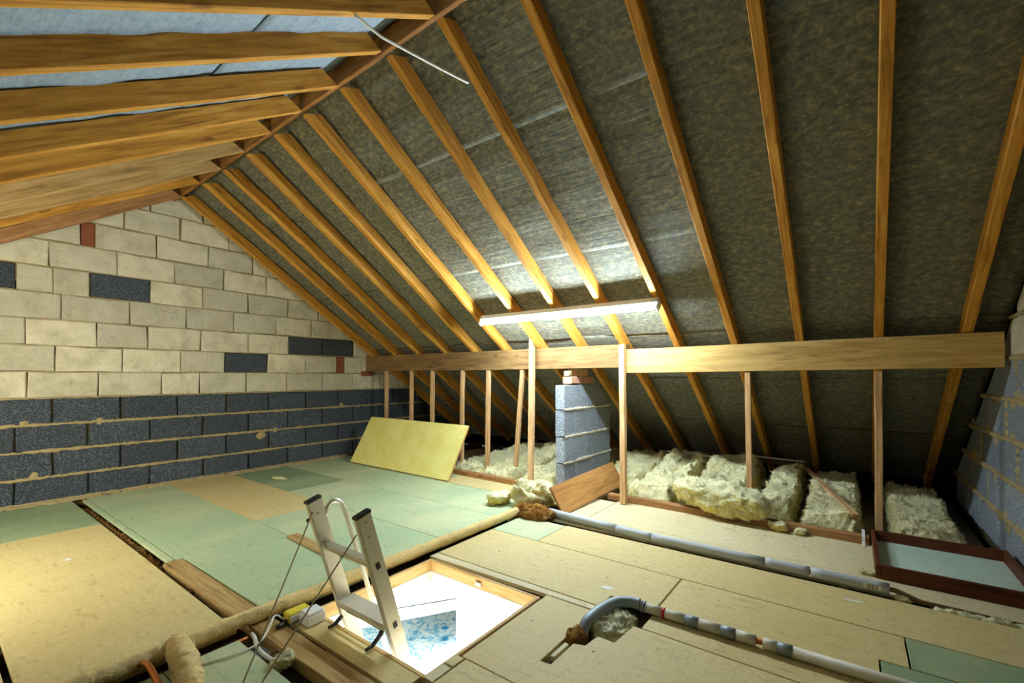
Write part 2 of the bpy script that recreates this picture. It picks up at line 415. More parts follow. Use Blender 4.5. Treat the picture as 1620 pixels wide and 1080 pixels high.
def block(poly, X, sgn, mat, parent, proud, depth=.09, bev=.006, name='block'):
    """poly in (y,z); front face at X+sgn*proud"""
    poly = rough(poly, .005 if mat.name != 'pale_block' else .0045)
    cy = sum(p[0] for p in poly)/len(poly); cz = sum(p[1] for p in poly)/len(poly); n = len(poly)
    inn = inset(poly, bev); v = []
    for ring, x in ((poly, X-sgn*depth), (poly, X+sgn*(proud-bev*.8)), (inn, X+sgn*proud)):
        for (y, z) in ring: v.append((x-X, y-cy, z-cz))
    f = [tuple(range(2*n, 3*n))]
    for r in (0, 1):
        for k in range(n): f.append((r*n+k, r*n+(k+1) % n, (r+1)*n+(k+1) % n, (r+1)*n+k))
    o = mesh_obj(name, v, f, mat, parent, loc=(X, cy, cz)); return fix_normals(o)
def outline(y0, y1, zb):
    return roofclip([(y0, zb), (y1, zb), (y1, 4), (y0, 4)], 0.004)
def wall_slab(name, X0, X1, y0, y1, zb, mat):
    p = outline(y0, y1, zb); n = len(p)
    v = [(X0, y, z) for y, z in p]+[(X1, y, z) for y, z in p]
    f = [tuple(range(n)), tuple(range(2*n-1, n-1, -1))]+[(k, (k+1) % n, n+(k+1) % n, n+k) for k in range(n)]
    o = fix_normals(mesh_obj(name, v, f, mat)); return tag(o, kind='structure')
def bead(mb, X, sgn, y0, y1, z, h, out, seed, step=.013):
    """an uneven squeezed bed joint of mortar"""
    n = max(2, int((y1-y0)/step)); v = []; f = []
    for i in range(n+1):
        y = y0+(y1-y0)*i/n; a = .5+.5*noise.noise(Vector((y*11, seed, 1))); b = noise.noise(Vector((y*41, seed, 5))); c = noise.noise(Vector((y*3.1, seed, 9)))
        if z+.02 > min(feltR(y), feltL(y)): a = -1
        zz = z+.3*h*noise.noise(Vector((y*23, seed, 3)))
        hu = h*max(.12, .30+.75*a+.45*b+.35*c); hl = h*max(.12, .30+.75*a+.45*noise.noise(Vector((y*37, seed, 8)))+.35*c); oo = out*max(-.3, .1+.9*a+.6*b+.4*c)
        for dz, dx in ((hu, -.03), (hu*.7, oo*.6), (hu*.1, oo*(1+.3*b)), (-hl*.6, oo*.7), (-hl, -.03)): v.append((X+sgn*dx, y, zz+dz))
    for i in range(n):
        for k in range(4): f.append((i*5+k, i*5+k+1, (i+1)*5+k+1, (i+1)*5+k))
    mb.add(v, f)
def splodge(mb, X, sgn, y, z, r, seed):
    n = 10; v = [(X+sgn*(.007+.004*R.random()), y, z)]; f = []
    for k in range(n):
        th = 2*math.pi*k/n; q = r*(.6+.5*R.random()); v.append((X+sgn*.006, y+q*.55*math.cos(th), z+q*.55*math.sin(th)))
    for k in range(n):
        th = 2*math.pi*k/n; q = r*(.8+.7*R.random()); v.append((X-sgn*.004, y+q*math.cos(th), z+q*math.sin(th)))
    for k in range(n): f += [(0, 1+k, 1+(k+1) % n), (1+k, 1+n+k, 1+n+(k+1) % n, 1+(k+1) % n)]
    mb.add(v, f)
wl = wall_slab('wall_left', -.12, -.03, LY, EY, -.11, M['mortar_dark'])
H = .225
rows = {0: [-3.35+.45*k for k in range(-7, 13)], 1: [-3.125+.45*k for k in range(-7, 12)],
        2: [-3.35+.45*k for k in range(-7, 13)], 3: [-3.125+.45*k for k in range(-7, 12)],
        4: [-5.53, -5.08, -4.63, -4.18, -3.73, -3.28, -2.83, -2.36, -2.03, -1.57, -1.11, -.65, -.2, .25, .7, 1.15, 1.6],
        5: [-5.36, -4.91, -4.46, -4.01, -3.56, -3.11, -2.66, -2.2, -1.79, -1.34, -.88, -.45, -.33, .1, .55, 1.0],
        6: [-5.09, -4.64, -4.19, -3.74, -3.29, -2.84, -2.47, -2.02, -1.55, -1.09, -.645, -.19, .26, .7],
        7: [-4.87, -4.42, -3.97, -3.52, -3.07, -2.61, -2.15, -1.7, -1.24, -.8, -.35, .1],
        8: [-4.7, -4.24, -3.79, -3.34, -3.12, -2.89, -2.45, -2.0, -1.55, -1.1, -.7, -.3]}
special = {(8, -3.79): 'block_dark', (8, -2.89): 'block_dark', (5, -1.79): 'block_dark', (6, -1.09): 'block_dark', (6, -.645): 'block_dark', (5, -.45): 'brick', (10, -2.95): 'brick'}
for k in range(9, 14):
    off = [-4.95, -4.72, -4.9, -4.7, -4.93][k-9]
    rows[k] = [off+.45*i for i in range(12)]
rows[10] = [-4.3, -3.85, -3.4, -2.95, -2.85, -2.4, -1.95, -1.5, -1.05]
for r, js in rows.items():
    js = sorted(js); z0 = H*r
    for a, b in zip(js[:-1], js[1:]):
        if b < -4.6 and r < 9: continue
        key = special.get((r, a)); mt = key or ('block_dark' if r < 4 else 'block_tan')
        g = .007 if mt == 'block_dark' else .0045
        jit = lambda: R.uniform(-.003, .003)
        p = roofclip([(a+g+jit(), z0+g+jit()), (b-g+jit(), z0+g+jit()), (b-g+jit(), z0+H-g+jit()), (a+g+jit(), z0+H-g+jit())])
        if len(p) < 3 or area(p) < .004: continue
        o = block(p, 0, 1, M[mt], wl, R.uniform(-.004, .004) if mt != 'brick' else -.006, bev=.009 if mt == 'block_dark' else .008)
        if key == 'block_dark': o['label'] = 'dark clinker block set among the pale blocks'
        if key == 'brick': o['label'] = 'small red brick filling a gap between pale blocks'
block([(-.08, 1.085), (.10, 1.085), (.10, 1.15), (-.08, 1.15)], 0, 1, M['brick'], wl, .03, name='packing_brick')
mb = MB()
for r in range(1, 5): bead(mb, 0, 1, -4.6, 1.7, H*r, .024 if r < 4 else .014, .018 if r < 4 else .010, r)
for r in range(5, 13): bead(mb, 0, 1, -4.0, 1.0, H*r, .007, -.003, r)
for r in range(4, 13):
    for y in rows[r]:
        if y < -4.2 or R.random() < .35: continue
        n = 7; v = []; f = []; zt = min(H*(r+1)-.006, feltR(y)-.05, feltL(y)-.05)
        a0 = R.choice((0, 0, .3)); a1 = R.choice((1, 1, .7))
        if zt < H*r+.05: continue
        for i in range(n):
            z = H*r+.006+(zt-H*r-.006)*(a0+(a1-a0)*i/(n-1)); w = .006+.003*noise.noise(Vector((y*9, z*30, 2)))
            v += [(-.03, y-w, z), (-.004, y, z), (-.03, y+w, z)]
        for i in range(n-1): f += [(3*i, 3*i+1, 3*i+4, 3*i+3), (3*i+1, 3*i+2, 3*i+5, 3*i+4)]
        mb.add(v, f)
bead(mb, .012, 1, -4.6, -.3, .004, .022, .05, 40); bead(mb, .0, 1, -4.6, -.3, .02, .02, .02, 41)
for k in range(7): splodge(mb, 0, 1, R.uniform(-3.4, 0), H*R.choice((1, 2, 3))+R.uniform(-.03, .03), R.uniform(.012, .035), k)
splodge(mb, 0, 1, -1.42, .40, .05, 99)
tag(mb.build('mortar_joints', M['mortar'], wl, True), kind='stuff')

wr = wall_slab('wall_right', W+.03, W+.12, LY, EY, -.11, M['mortar_dark'])
H2 = .2425
for r in range(0, 12):
    z0 = H2*r-.02
    js = [(.13 if r % 2 else -.10)-1.8+.45*i for i in range(9)]
    for a, b in zip(js[:-1], js[1:]):
        mt = 'block_dark' if r < 5 else 'block_tan'; g = .008
        jit = lambda: R.uniform(-.006, .006)
        p = roofclip([(a+g+jit(), z0+g+jit()), (b-g+jit(), z0+g+jit()), (b-g+jit(), z0+H2-g+jit()), (a+g+jit(), z0+H2-g+jit())], .06)
        if len(p) < 3 or area(p) < .006: continue
        if r < 5: p = [(max(-9, y), z) for y, z in p]
        block(p, W, -1, M['block_grey' if (r < 5 and b > -.3) else mt] if r < 5 else M[mt], wr, R.uniform(-.006, .006), bev=.008)
mb = MB()
for r in range(1, 12): bead(mb, W, -1, -1.7, 1.8, H2*r-.02, .026 if r < 6 else .018, .024 if r < 6 else .014, 60+r)
for r in range(0, 11):
    for i in range(9):
        y = (.13 if r % 2 else -.10)-1.8+.45*i
        if R.random() < .7 and H2*(r+1) < min(feltR(y), feltL(y))-.1:
            for q in range(4): splodge(mb, W, -1, y+R.uniform(-.008, .008), H2*(r+.15+.22*q)-.02, R.uniform(.012, .028), q)
for k in range(40):
    r = R.choice((1, 2, 3, 4, 5)); splodge(mb, W, -1, R.uniform(-.3, 1.2), H2*r-.02+R.uniform(-.05, .03), R.uniform(.02, .05), k)
tag(mb.build('mortar_joints', M['mortar'], wr, True), kind='stuff')

# ------------------------------------------------------------------ felt under the roof (one sheet per lap)
ceil = empty('ceiling', (0, 0, 2.9), kind='structure')
def felt_sheet(ys, slope, mat, seed, nx, step):
    fn = (lambda y, x: feltR(y)) if slope == 'R' else feltL; s = SL if slope == 'R' else SLL
    nrm = Vector((0, s if slope == 'R' else -s, 1)).normalized()
    y0, y1 = ys; ny = max(2, int(abs(y1-y0)/step)); v = []; f = []
    for j in range(ny+1):
        y = y0+(y1-y0)*j/ny
        for i in range(nx+1):
            x = -.01+(W+.02)*i/nx
            d = .012*noise.noise(Vector((x*1.1, y*5.5, seed)))+.006*noise.noise(Vector((x*2.5, y*14, seed+9)))
            lap = -.004-(.007 if slope == 'R' else .002)*(j/ny)                                       # each sheet's lower edge hangs a little inside the next
            v.append(Vector((x, y, fn(y, x)))+nrm*(d+lap+.014))
    for j in range(ny):
        for i in range(nx): f.append((j*(nx+1)+i, j*(nx+1)+i+1, (j+1)*(nx+1)+i+1, (j+1)*(nx+1)+i))
    o = mesh_obj('felt_sheet', [q-Vector((0, 0, 2.9)) for q in v], f, mat, ceil, True)
    md = o.modifiers.new('thickness', 'SOLIDIFY'); md.thickness = .002; md.offset = 0
for i, ys in enumerate([(-2.262, -1.635), (-1.66, -.79), (-.815, .055), (.03, .62), (.6, 1.3), (1.28, EY+.06)]):
    felt_sheet(ys, 'R', M['felt'], 3.3*i, 110, .03)
for i, ys in enumerate([(-2.26, -2.95), (-2.93, -3.8), (-3.78, -4.65), (-4.63, -5.5), (-5.48, LY)]):
    felt_sheet(ys, 'L', M['felt_left'], 50+3.3*i, 80, .05)
# ------------------------------------------------------------------ floor: plasterboard below, chipboard on top
HX0, HX1, HY0, HY1 = 3.485, 4.235, -2.725, -2.005                        # hatch opening
mb = MB()
for x0, x1, y0, y1 in ((0, HX0-.02, LY, EY), (HX1+.02, W, LY, EY), (HX0-.02, HX1+.02, LY, HY0-.02), (HX0-.02, HX1+.02, HY1+.02, EY)):
    mb.box(x0, x1, y0, y1, -.135, -.115)
floor = tag(mb.build('floor', M['plaster_back']), kind='structure')
def board(poly, mat, dz=0.0, th=.018, name='floor_board', parent=floor):
    n = len(poly); cx = sum(p[0] for p in poly)/n; cy = sum(p[1] for p in poly)/n
    poly = inset(poly, .0016); inn = inset(poly, .0015); v = []
    for ring, z in ((poly, -th), (poly, -.0018), (inn, 0)):
        for x, y in ring: v.append((x-cx, y-cy, z))
    f = [tuple(range(2*n, 3*n)), tuple(range(n-1, -1, -1))]
    for r in (0, 1):
        for k in range(n): f.append((r*n+k, r*n+(k+1) % n, (r+1)*n+(k+1) % n, (r+1)*n+k))
    o = mesh_obj(name, v, f, M[mat], parent, loc=(cx, cy, dz+R.uniform(-.0008, .0008))); return fix_normals(o)
def rect(x0, x1, y0, y1): return [(x0, y0), (x1, y0), (x1, y1), (x0, y1)]
for a in [(.03, 1.07, -3.64, -3.015, 'board_mint'), (1.07, 3.37, -3.64, -3.015, 'board_tan'),
          (.03, 1.9, -4.25, -3.66, 'board_tan'), (1.9, 3.37, -4.25, -3.66, 'board_tan'),
          (.03, 2.4, -4.9, -4.26, 'board_tan'), (2.4, 4.4, -4.9, -4.26, 'board_tan'), (4.4, 6.22, -4.9, -4.26, 'board_tan'),
          (.03, 3.2, -6.2, -4.91, 'board_tan'), (3.2, 6.22, -6.2, -4.91, 'board_tan'),
          (.09, 2.28, -2.955, -2.918, 'board_green'),
          (.03, 1.9, -2.302, -1.722, 'board_tan'), (1.9, 3.37, -2.302, -1.722, 'board_green'),
          (.02, 1.24, -1.72, -1.128, 'board_mint'), (1.24, 3.37, -1.72, -1.128, 'board_green'),
          (.02, 3.40, -1.126, -.556, 'board_green'),
          (.02, 2.05, -.554, -.17, 'board_green'), (2.05, 3.58, -.554, -.2, 'board_tan'),
          (3.435, 3.822, -1.37, -1.0, 'board_green'), (3.824, 6.22, -1.37, -.99, 'board_tan'),
          (3.6, 6.22, -.925, -.735, 'board_pale'), (3.6, 3.86, -.733, -.2, 'board_pale'), (3.862, 6.22, -.733, -.15, 'board_pale'),
          (5.66, 6.22, -1.623, -1.373, 'board_mint'), (5.57, 6.22, -1.963, -1.625, 'board_mint'),
          (4.295, 6.22, -3.2, -2.575, 'board_tan'), (4.245, 4.29, -2.745, -2.645, 'board_pale'), (4.24, 4.29, -2.64, -2.575, 'board_tan'),
          (3.50, 4.238, -2.853, -2.748, 'board_tan'), (4.30, 4.9, -3.3, -3.205, 'board_tan'),
          (3.46, 4.9, -3.65, -3.302, 'board_green'), (4.9, 6.22, -3.65, -3.202, 'board_tan'),
          (3.46, 4.9, -4.25, -3.655, 'board_tan'), (4.9, 6.22, -4.25, -3.655, 'board_tan')]:
    board(rect(*a[:4]), a[4])
board([(3.442, -1.973), (4.528, -1.948), (4.528, -1.905), (3.442, -1.905)], 'board_pale')
board(rect(3.46, 4.298, -3.30, -3.045), 'board_green')
board([(.03, -2.915), (2.28, -2.915), (2.28, -2.878), (3.37, -2.868), (3.37, -2.304), (.03, -2.304)], 'board_green')
board([(3.44, -1.90), (4.53, -1.90), (4.53, -1.775), (4.75, -1.765), (4.75, -1.373), (3.435, -1.373)], 'board_tan')
board([(4.755, -1.962), (5.567, -1.962), (5.567, -1.623), (5.657, -1.623), (5.657, -1.373), (4.755, -1.373)], 'board_tan')
board([(4.268, -2.573), (6.22, -2.573), (6.22, -1.965), (4.722, -1.965), (4.705, -2.13), (4.63, -2.13), (4.62, -2.22), (4.575, -2.235),
       (4.572, -2.405), (4.532, -2.41), (4.532, -1.955), (4.268, -1.955)], 'board_tan')
board([(4.540, -2.365), (4.562, -2.36), (4.566, -2.25), (4.542, -2.245)], 'board_pale', -.002)
# joists below the boards
for i in range(14):
    x = .05+.45*i
    x = min(x, W-.06)
    if HX0-.1 < x < HX1+.1:
        for y0, y1 in ((LY+.1, HY0-.06), (HY1+.06, 1.9)): timber('joist', (x, y0, -.066), (x, y1, -.066), .045, .095, M['joist'], floor, seed=i)
    else: timber('joist', (x, LY+.1, -.066), (x, 1.9, -.066), .045, .095, M['joist'], floor, seed=i)
# hatch lining
fr = empty('trim_1', (HX0, HY0, 0), kind='structure')
def ybox(x0, x1, y0, y1, z0, z1, ch, name, mat, parent):
    return MB().box(y0, y1, -x1, -x0, z0, z1, ch).build(name, mat, parent, rot=(0, 0, math.pi/2))
def lin_board(name, x0, x1, y0, y1, z0, z1, mat):
    a = (x0-HX0, x1-HX0, y0-HY0, y1-HY0, z0, z1, .002)
    if y1-y0 > x1-x0: ybox(*a, name, mat, fr)
    else: MB().box(*a).build(name, mat, fr)
for nm, z0, z1, mt in (('lining_board', -.066, -.004, 'lining'), ('painted_lining', -.136, -.067, 'white')):
    lin_board(nm, HX0-.018, HX0, HY0-.018, HY1+.018, z0, z1, M[mt]); lin_board(nm, HX1, HX1+.018, HY0-.018, HY1+.018, z0, z1, M[mt])
    lin_board(nm, HX0, HX1, HY0-.018, HY0, z0, z1, M[mt]); lin_board(nm, HX0, HX1, HY1, HY1+.018, z0, z1, M[mt])
keep = MB().box(.36, .40, HY1-HY0-.012, HY1-HY0, -.05, -.028, .002).build('keep_plate', M['alu'], fr)
# the landing seen through the hatch
tag(MB().box(-.4, 5.2, -3.6, 2.2, -2.5, -2.45).build('floor_1', M['carpet']), kind='structure')
tag(MB().box(-.5, -.4, -3.6, 2.2, -2.5, -.137).box(-.5, 5.2, 2.2, 2.3, -2.5, -.137).box(5.2, 5.3, -3.6, 2.3, -2.5, -.137).box(-.5, 5.3, -3.7, -3.6, -2.5, -.137).build('wall_lower', M['white']), kind='structure')
rl = empty('stair_handrail', (1.72, .11, -2.45), label='pale stair handrail seen down through the open hatch', cat='handrail')
v, f = sweep([(0, 0, .93), (0, -2.4, 1.60)], .05, 4); mesh_obj('rail', v, f, M['rail'], rl)
MB().box(-.05, .05, -.02, .10, 0, 1.0, .004).build('newel_post', M['white'], rl)
v, f = sweep([(0, 0, .80), (0, -2.4, 1.47)], .06, 4); mesh_obj('rail_board', v, f, M['white'], rl)
# sloping white bulkhead over the stairs, above the rail
p = [(.2, -1.60), (.2, -.137), (-2.4, -.137), (-2.4, -.87)]
v = [(x, y, z) for x in (-.4, 1.62) for y, z in p]
tag(fix_normals(mesh_obj('wall_bulkhead', v, [(0, 1, 2, 3), (7, 6, 5, 4)]+[(k, (k+1) % 4, 4+(k+1) % 4, 4+k) for k in range(4)], M['white'])), kind='structure')
# boxed-in bulkhead by the stairs: its white cheek hides the floor right of the newel post
tag(MB().box(1.70, 4.9, .22, .32, -2.45, -.137).build('wall_stair', M['white']), kind='structure')

# ------------------------------------------------------------------ ridge, rafters, purlin, studs, plate
ridge = timber('ridge_board', (0, -2.2565, 2.930), (W, -2.2565, 3.01), .030, .15, M['ridge'], seed=3, bow=.002, seg=20)
tag(ridge, 'long brown ridge board along the top where the rafters meet', 'ridge board')
ORD = ['first', 'second', 'third', 'fourth', 'fifth', 'sixth', 'seventh', 'eighth', 'ninth', 'tenth', 'eleventh', 'twelfth', 'thirteenth', 'fourteenth']
ZRR = [2.869, 2.861, 2.863, 2.865, 2.876, 2.878, 2.890, 2.893, 2.910, 2.905, 2.90, 2.895, 2.89, 2.888]
XR = [.12, .665, 1.118, 1.575, 2.036, 2.46, 2.904, 3.365, 3.78, 4.242, 4.69, 5.135, 5.555, 6.01]
XP = [.12, .60, 1.06, 1.542, 1.999, 2.44, 2.912, 3.364, 3.805, 4.275, 4.715, 5.150, 5.600, 6.025]
for i in range(14):
    def at(y): return Vector((XR[i]+(XP[i]-XR[i])*(y-YR)/(-YR)+.024, y, sofR(y)))
    sl = (ZRR[i]-ZP)/(-YR); a0 = at(YR-.001); a0.z = ZRR[i]; a1 = at(1.98); a1.z = ZP-sl*1.98
    o = timber('rafter', a0, a1, .048, RD, M['rafter'], up=(0, SL, 1), anchor='bottom', cut0=SL, cut1=0, seed=10+i, bow=.006, seg=14)
    lb = '%s rafter from the pale block gable on the slope with the tube lamp' % ORD[i]
    if i == 0: lb = 'rafter tight against the pale block gable, on the slope with the tube lamp'
    if i == 13: lb = 'dark rafter tight beside the right-hand gable, last on the slope with the tube lamp'
    tag(o, lb, 'rafter', 'rafters on the slope with the lamp')
ZL = [2.833, 2.850, 2.849, 2.864, 2.869, 2.877, 2.877, 2.903, 2.904, 2.91, 2.915]
SLi = [.626, .597, .616, .628, .621, .622, .607, .615, .607, .612, .615]
XL = [.268, .728, 1.195, 1.644, 2.088, 2.516, 2.947, 3.379, 3.803, 4.26, 4.71]
for i in range(11):
    x = XL[i]-.024
    p0 = Vector((x, YL+.001, ZL[i])); p1 = Vector((x+R.uniform(-.004, .004), LY+.05, ZL[i]-SLi[i]*(YL-LY-.05)))
    o = timber('rafter', p0, p1, .048, RD, M['plate'] if i == 0 else M['rafter_pale' if i in (2, 3) else 'rafter'], up=(0, -SLL, 1), anchor='bottom', cut0=SLL, seed=40+i, bow=.008, seg=14)
    # nose of each rafter rounded off under the ridge
    lb = '%s rafter from the pale block gable on the slope opposite the tube lamp' % ORD[i]
    if i == 0: lb = 'dark rafter tight over the pale block gable, on the slope opposite the lamp'
    tag(o, lb, 'rafter', 'rafters on the slope opposite the lamp')
o = timber('purlin', (-.05, .0375, 1.259), (3.862, .0375, 1.265), .075, .212, M['purlin_old'], seed=70, bow=.01, seg=20, ch=.004)
tag(o, 'thick purlin beam running from the pale block gable to the middle of the loft', 'beam')
o = timber('purlin', (3.866, .0385, 1.2205), (6.2, .0385, 1.243), .075, .212, M['purlin'], seed=71, bow=.006, seg=14, ch=.004)
tag(o, 'thick purlin beam running from the middle of the loft to the right-hand gable', 'beam')
# sole plate in three lengths
for x0, x1, y0, y1, lb in ((1.62, 3.16, -.19, -.235, 'sole plate along the floor edge behind the yellow board'),
                       (3.76, 5.57, -.125, -.125, 'long sole plate between the leaning brown board and the tray'),):
    o = timber('sole_plate', (x0, y0, .024), (x1, y1, .024), .07, .05, M['plate'], seed=int(x0*9), bow=.006)
    tag(o, lb, 'timber')
for nm, x, xb, yb, w, lb in (
        ('a', .43, .42, .03, .05, 'short stud under the purlin nearest the pale block gable'),
        ('b', .94, .93, .03, .045, 'second stud from the pale gable, above the yellow board'),
        ('c', 1.33, 1.31, .03, .05, 'third stud from the pale gable, above the yellow board'),
        ('d', 1.84, 1.82, .03, .045, 'fourth stud from the pale gable, above the yellow board'),
        ('e', 2.235, 2.20, .05, .05, 'upright stud just beside the yellow board, behind the plate'),
        ('f', 2.70, 2.585, .05, .045, 'tilted stud left of the full-height front post'),
        ('g', 4.84, 4.85, .06, .04, 'thin stud alone under the right-hand purlin, over the insulation'),
        ('h', 5.625, 5.63, .06, .042, 'thin stud under the purlin beside the wooden tray')):
    ztop = 1.155 if x < 3.86 else 1.118
    o = timber('stud', (xb, yb, -.018), (x, .03, ztop), w, .035, M['stud'], up=(0, 1, 0), seed=int(x*31), bow=.004)
    tag(o, lb, 'stud', 'studs under the purlin')
for x0, x1, zt, lb in ((2.981, 2.868, 1.475, 'tall post nailed to the purlin front, left of the block pier'), (3.936, 3.841, 1.365, 'tall post nailed over the purlin joint, right of the block pier')):
    pb = Vector((x0, -.225, .002)); pt = Vector((x1, -.034, zt))
    o = timber('post', pb, pt, .048, .05, M['stud'], up=(0, 1, 0), seed=int(x0*17), bow=.005); tag(o, lb, 'post', 'posts nailed to the purlin')

# ------------------------------------------------------------------ fluorescent batten
def soff(x, y, off): 
    n = Vector((0, SL, 1)).normalized(); return Vector((x, y, sofR(y)))+n*off
lx0, lx1, lyy = 2.575, 4.325, -.455
lp = empty('tube_lamp', soff((lx0+lx1)/2, lyy, 0), label='long white fluorescent tube lamp fixed under the rafters, lit', cat='lamp')
lp.rotation_euler = (-math.atan(SL), 0, 0)
Lh = (lx1-lx0)/2
MB().box(-Lh, Lh, -.034, .034, -.062, -.012, .004).build('batten_body', M['white'], lp)
for s in (-1, 0, 1): MB().box(s*.7-.02, s*.7+.02, -.014, .014, -.014, 0, .002).build('fixing_bracket', M['white'], lp)
for s in (-1, 1): MB().box(s*Lh-.012, s*Lh+.012, -.022, .022, -.106, -.052, .004).build('end_cap', M['white'], lp)
v, f = sweep([(-Lh+.014, 0, -.088), (Lh-.014, 0, -.088)], .0145, 14); mesh_obj('tube', v, f, M['tube'], lp, True)
# loose white cable under the ridge
pts = bez([(3.80, -2.729, 2.618), (3.795, -2.601, 2.611), (3.79, -2.52, 2.624), (3.78, -2.229, 2.676), (3.772, -1.99, 2.722)])
v, f = sweep(pts, .006, 8); tag(mesh_obj('cable', v, f, M['white_cable'], smooth=True), 'loose white cable hanging across under the ridge board', 'cable')

# ------------------------------------------------------------------ block pier
PX = 3.31
pier = empty('block_pier', (PX-.05, .3, -.11), label='short pier of grey clinker blocks under the purlin with a sloped top', cat='pier')
def pblock(y0, y1, z0, z1, poly=None, mt='block_grey', nm='block', x0=PX-.10, x1=PX):
    p = poly or [(y0, z0), (y1, z0), (y1, z1), (y0, z1)]
    p = inset(p, .005); inn = inset(p, .006); n = len(p); ox, oy, oz = PX-.05, .3, -.11; v = []
    j = R.uniform(-.003, .003)
    for ring, x in ((inn, x0+j), (p, x0+.006+j), (p, x1-.006+j), (inn, x1+j)):
        for y, z in ring: v.append((x-ox, y-oy, z-oz))
    f = [tuple(range(n)), tuple(range(3*n, 4*n))]
    for r in range(3):
        for k in range(n): f.append((r*n+k, r*n+(k+1) % n, (r+1)*n+(k+1) % n, (r+1)*n+k))
    return fix_normals(mesh_obj(nm, v, f, M[mt], pier))
for y0, y1, z0, z1 in ((-.15, .07, .03, .255), (.07, .52, .03, .255), (.52, .87, .03, .255), (-.15, .30, .255, .505), (.30, .87, .255, .505),
                       (-.15, .07, .505, .765), (.07, .52, .505, .765), (-.15, .07, -.11, .03), (.07, .87, -.11, .03)):
    pblock(y0, y1, z0, z1)
pblock(0, 0, 0, 0, [(.52, .505), (.87, .505), (.87, .67), (.80, .765), (.52, .765)])
pblock(0, 0, 0, 0, [(-.15, .765), (.30, .765), (.30, 1.005), (-.15, 1.005)])
pblock(0, 0, 0, 0, [(.30, .765), (.80, .765), (.57, 1.005), (.30, 1.005)])
pblock(-.01, .26, 1.008, 1.088, None, 'brick_pale', 'brick'); pblock(.27, .47, 1.008, 1.088, None, 'brick_pale', 'brick')
mb = MB()
for z in (.03, .255, .505, .765): bead(mb, PX, 1, -.15, .86, z, .026, .022, 90+z*9)
mb2 = MB()
tag(mb.build('mortar_joints', M['mortar_pale'], pier, True, loc=(-(PX-.05), -.3, .11)), kind='stuff')
o = timber('packing_wedge', (PX-.05, .10, 1.12), (PX-.05, .34, 1.12), .095, .066, M['stud'], seed=5); tag(o, 'pale wooden packing wedge on the brick of the pier, under the purlin', 'wedge')
tag(fix_normals(block([(-.02, 1.09), (.05, 1.09), (.04, 1.14), (-.01, 1.14)], PX-.02, 1, M['mortar'], None, 0.0, .06, .008, 'mortar_lump')), 'pale mortar lump beside the packing wedge', 'mortar')

# ------------------------------------------------------------------ leaning boards
def leaning(name, quad, th, mat, edge, label, cat):
    """quad: bottom-left, bottom-right, top-right, top-left of the front face"""
    q = [Vector(p) for p in quad]; c = q[0]
    x = (q[1]-q[0]).normalized(); n = x.cross(q[3]-q[0]).normalized(); y = n.cross(x)
    Lx = (q[1]-q[0]).length; Ly = (q[3]-q[0]).dot(y)
    v, f = chamfer_box(0, Lx, 0, Ly, -th, 0, .002)
    o = mesh_obj(name, v, f, mat, mats=[mat, edge])
    for p in o.data.polygons:
        if abs(p.normal.z) < .5: p.material_index = 1
    o.matrix_world = Matrix(((x.x, y.x, n.x, c.x), (x.y, y.y, n.y, c.y), (x.z, y.z, n.z, c.z), (0, 0, 0, 1)))
    fix_normals(o); return tag(o, label, cat)
leaning('yellow_board', [(.455, -.548, .016), (2.165, -.548, .012), (2.33, -.235, .556), (.64, -.235, .556)], .028, M['ybatt'], M['chip_edge'],
        'big yellow faced board leaning back against the studs', 'board')
leaning('brown_board', [(3.69, -.80, .004), (3.733, .27, .05), (3.61, .255, .268), (3.568, -.80, .205)], .018, M['teak'], M['plate'],
        'brown wood-grain board leaning beside the front post by the pier', 'board')

# ------------------------------------------------------------------ mineral wool
def batt(name, x0, x1, y0, y1, z0, zt, seed, mat, label, amp=.05, nx=40, ny=150, hump=None, group='insulation batts in the eaves'):
    v = []; f = []
    for j in range(ny+1):
        ty = j/ny
        for i in range(nx+1):
            tx = i/nx; x = x0+(x1-x0)*tx; y = y0+(y1-y0)*ty
            e = min(1, min(tx, 1-tx)*11)**.35*min(1, min(ty, 1-ty)*22)**.35
            h = zt+amp*1.0*fbm((x*4, y*5, seed), 3, .5)+amp*.35*(ridged((x*3.0, y*8, seed+4), 2)-.8)
            h += .05*max(0, fbm((x*7, y*7, seed+20), 2)-.15)+.012*fbm((x*22, y*30, seed+6), 3, .6)
            if hump: h += hump*math.exp(-((ty-.62)/.22)**2)*(.7+.6*noise.noise(Vector((x*5, y*5, seed))))
            h = min(h, sofR(y)+RD*.9-.03)
            z = z0+(h-z0)*e
            wob = .02
            v.append((x+wob*fbm((y*13, z*16, seed+2), 4, .65), y+wob*fbm((x*13, z*16, seed+7), 4, .65), z))
    for j in range(ny):
        for i in range(nx): f.append((j*(nx+1)+i, j*(nx+1)+i+1, (j+1)*(nx+1)+i+1, (j+1)*(nx+1)+i))
    cx, cy = (x0+x1)/2, (y0+y1)/2
    o = mesh_obj(name, [(a-cx, b-cy, c-z0) for a, b, c in v], f, mat, None, True, loc=(cx, cy, z0))
    fibres(o, int(20000*(x1-x0)/.45), .028, .0022, M['wool_fibre'], seed)
    return tag(o, label, 'insulation', group)
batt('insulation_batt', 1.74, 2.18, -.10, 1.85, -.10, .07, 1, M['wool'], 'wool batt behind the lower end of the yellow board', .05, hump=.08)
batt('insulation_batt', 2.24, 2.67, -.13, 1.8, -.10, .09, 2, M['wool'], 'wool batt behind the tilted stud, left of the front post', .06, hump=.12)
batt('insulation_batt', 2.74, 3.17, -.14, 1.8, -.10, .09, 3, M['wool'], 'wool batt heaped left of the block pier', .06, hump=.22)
batt('insulation_batt', 3.36, 3.82, .32, 1.8, -.10, .10, 4, M['wool'], 'wool batt directly right of the block pier', .05, hump=.12)
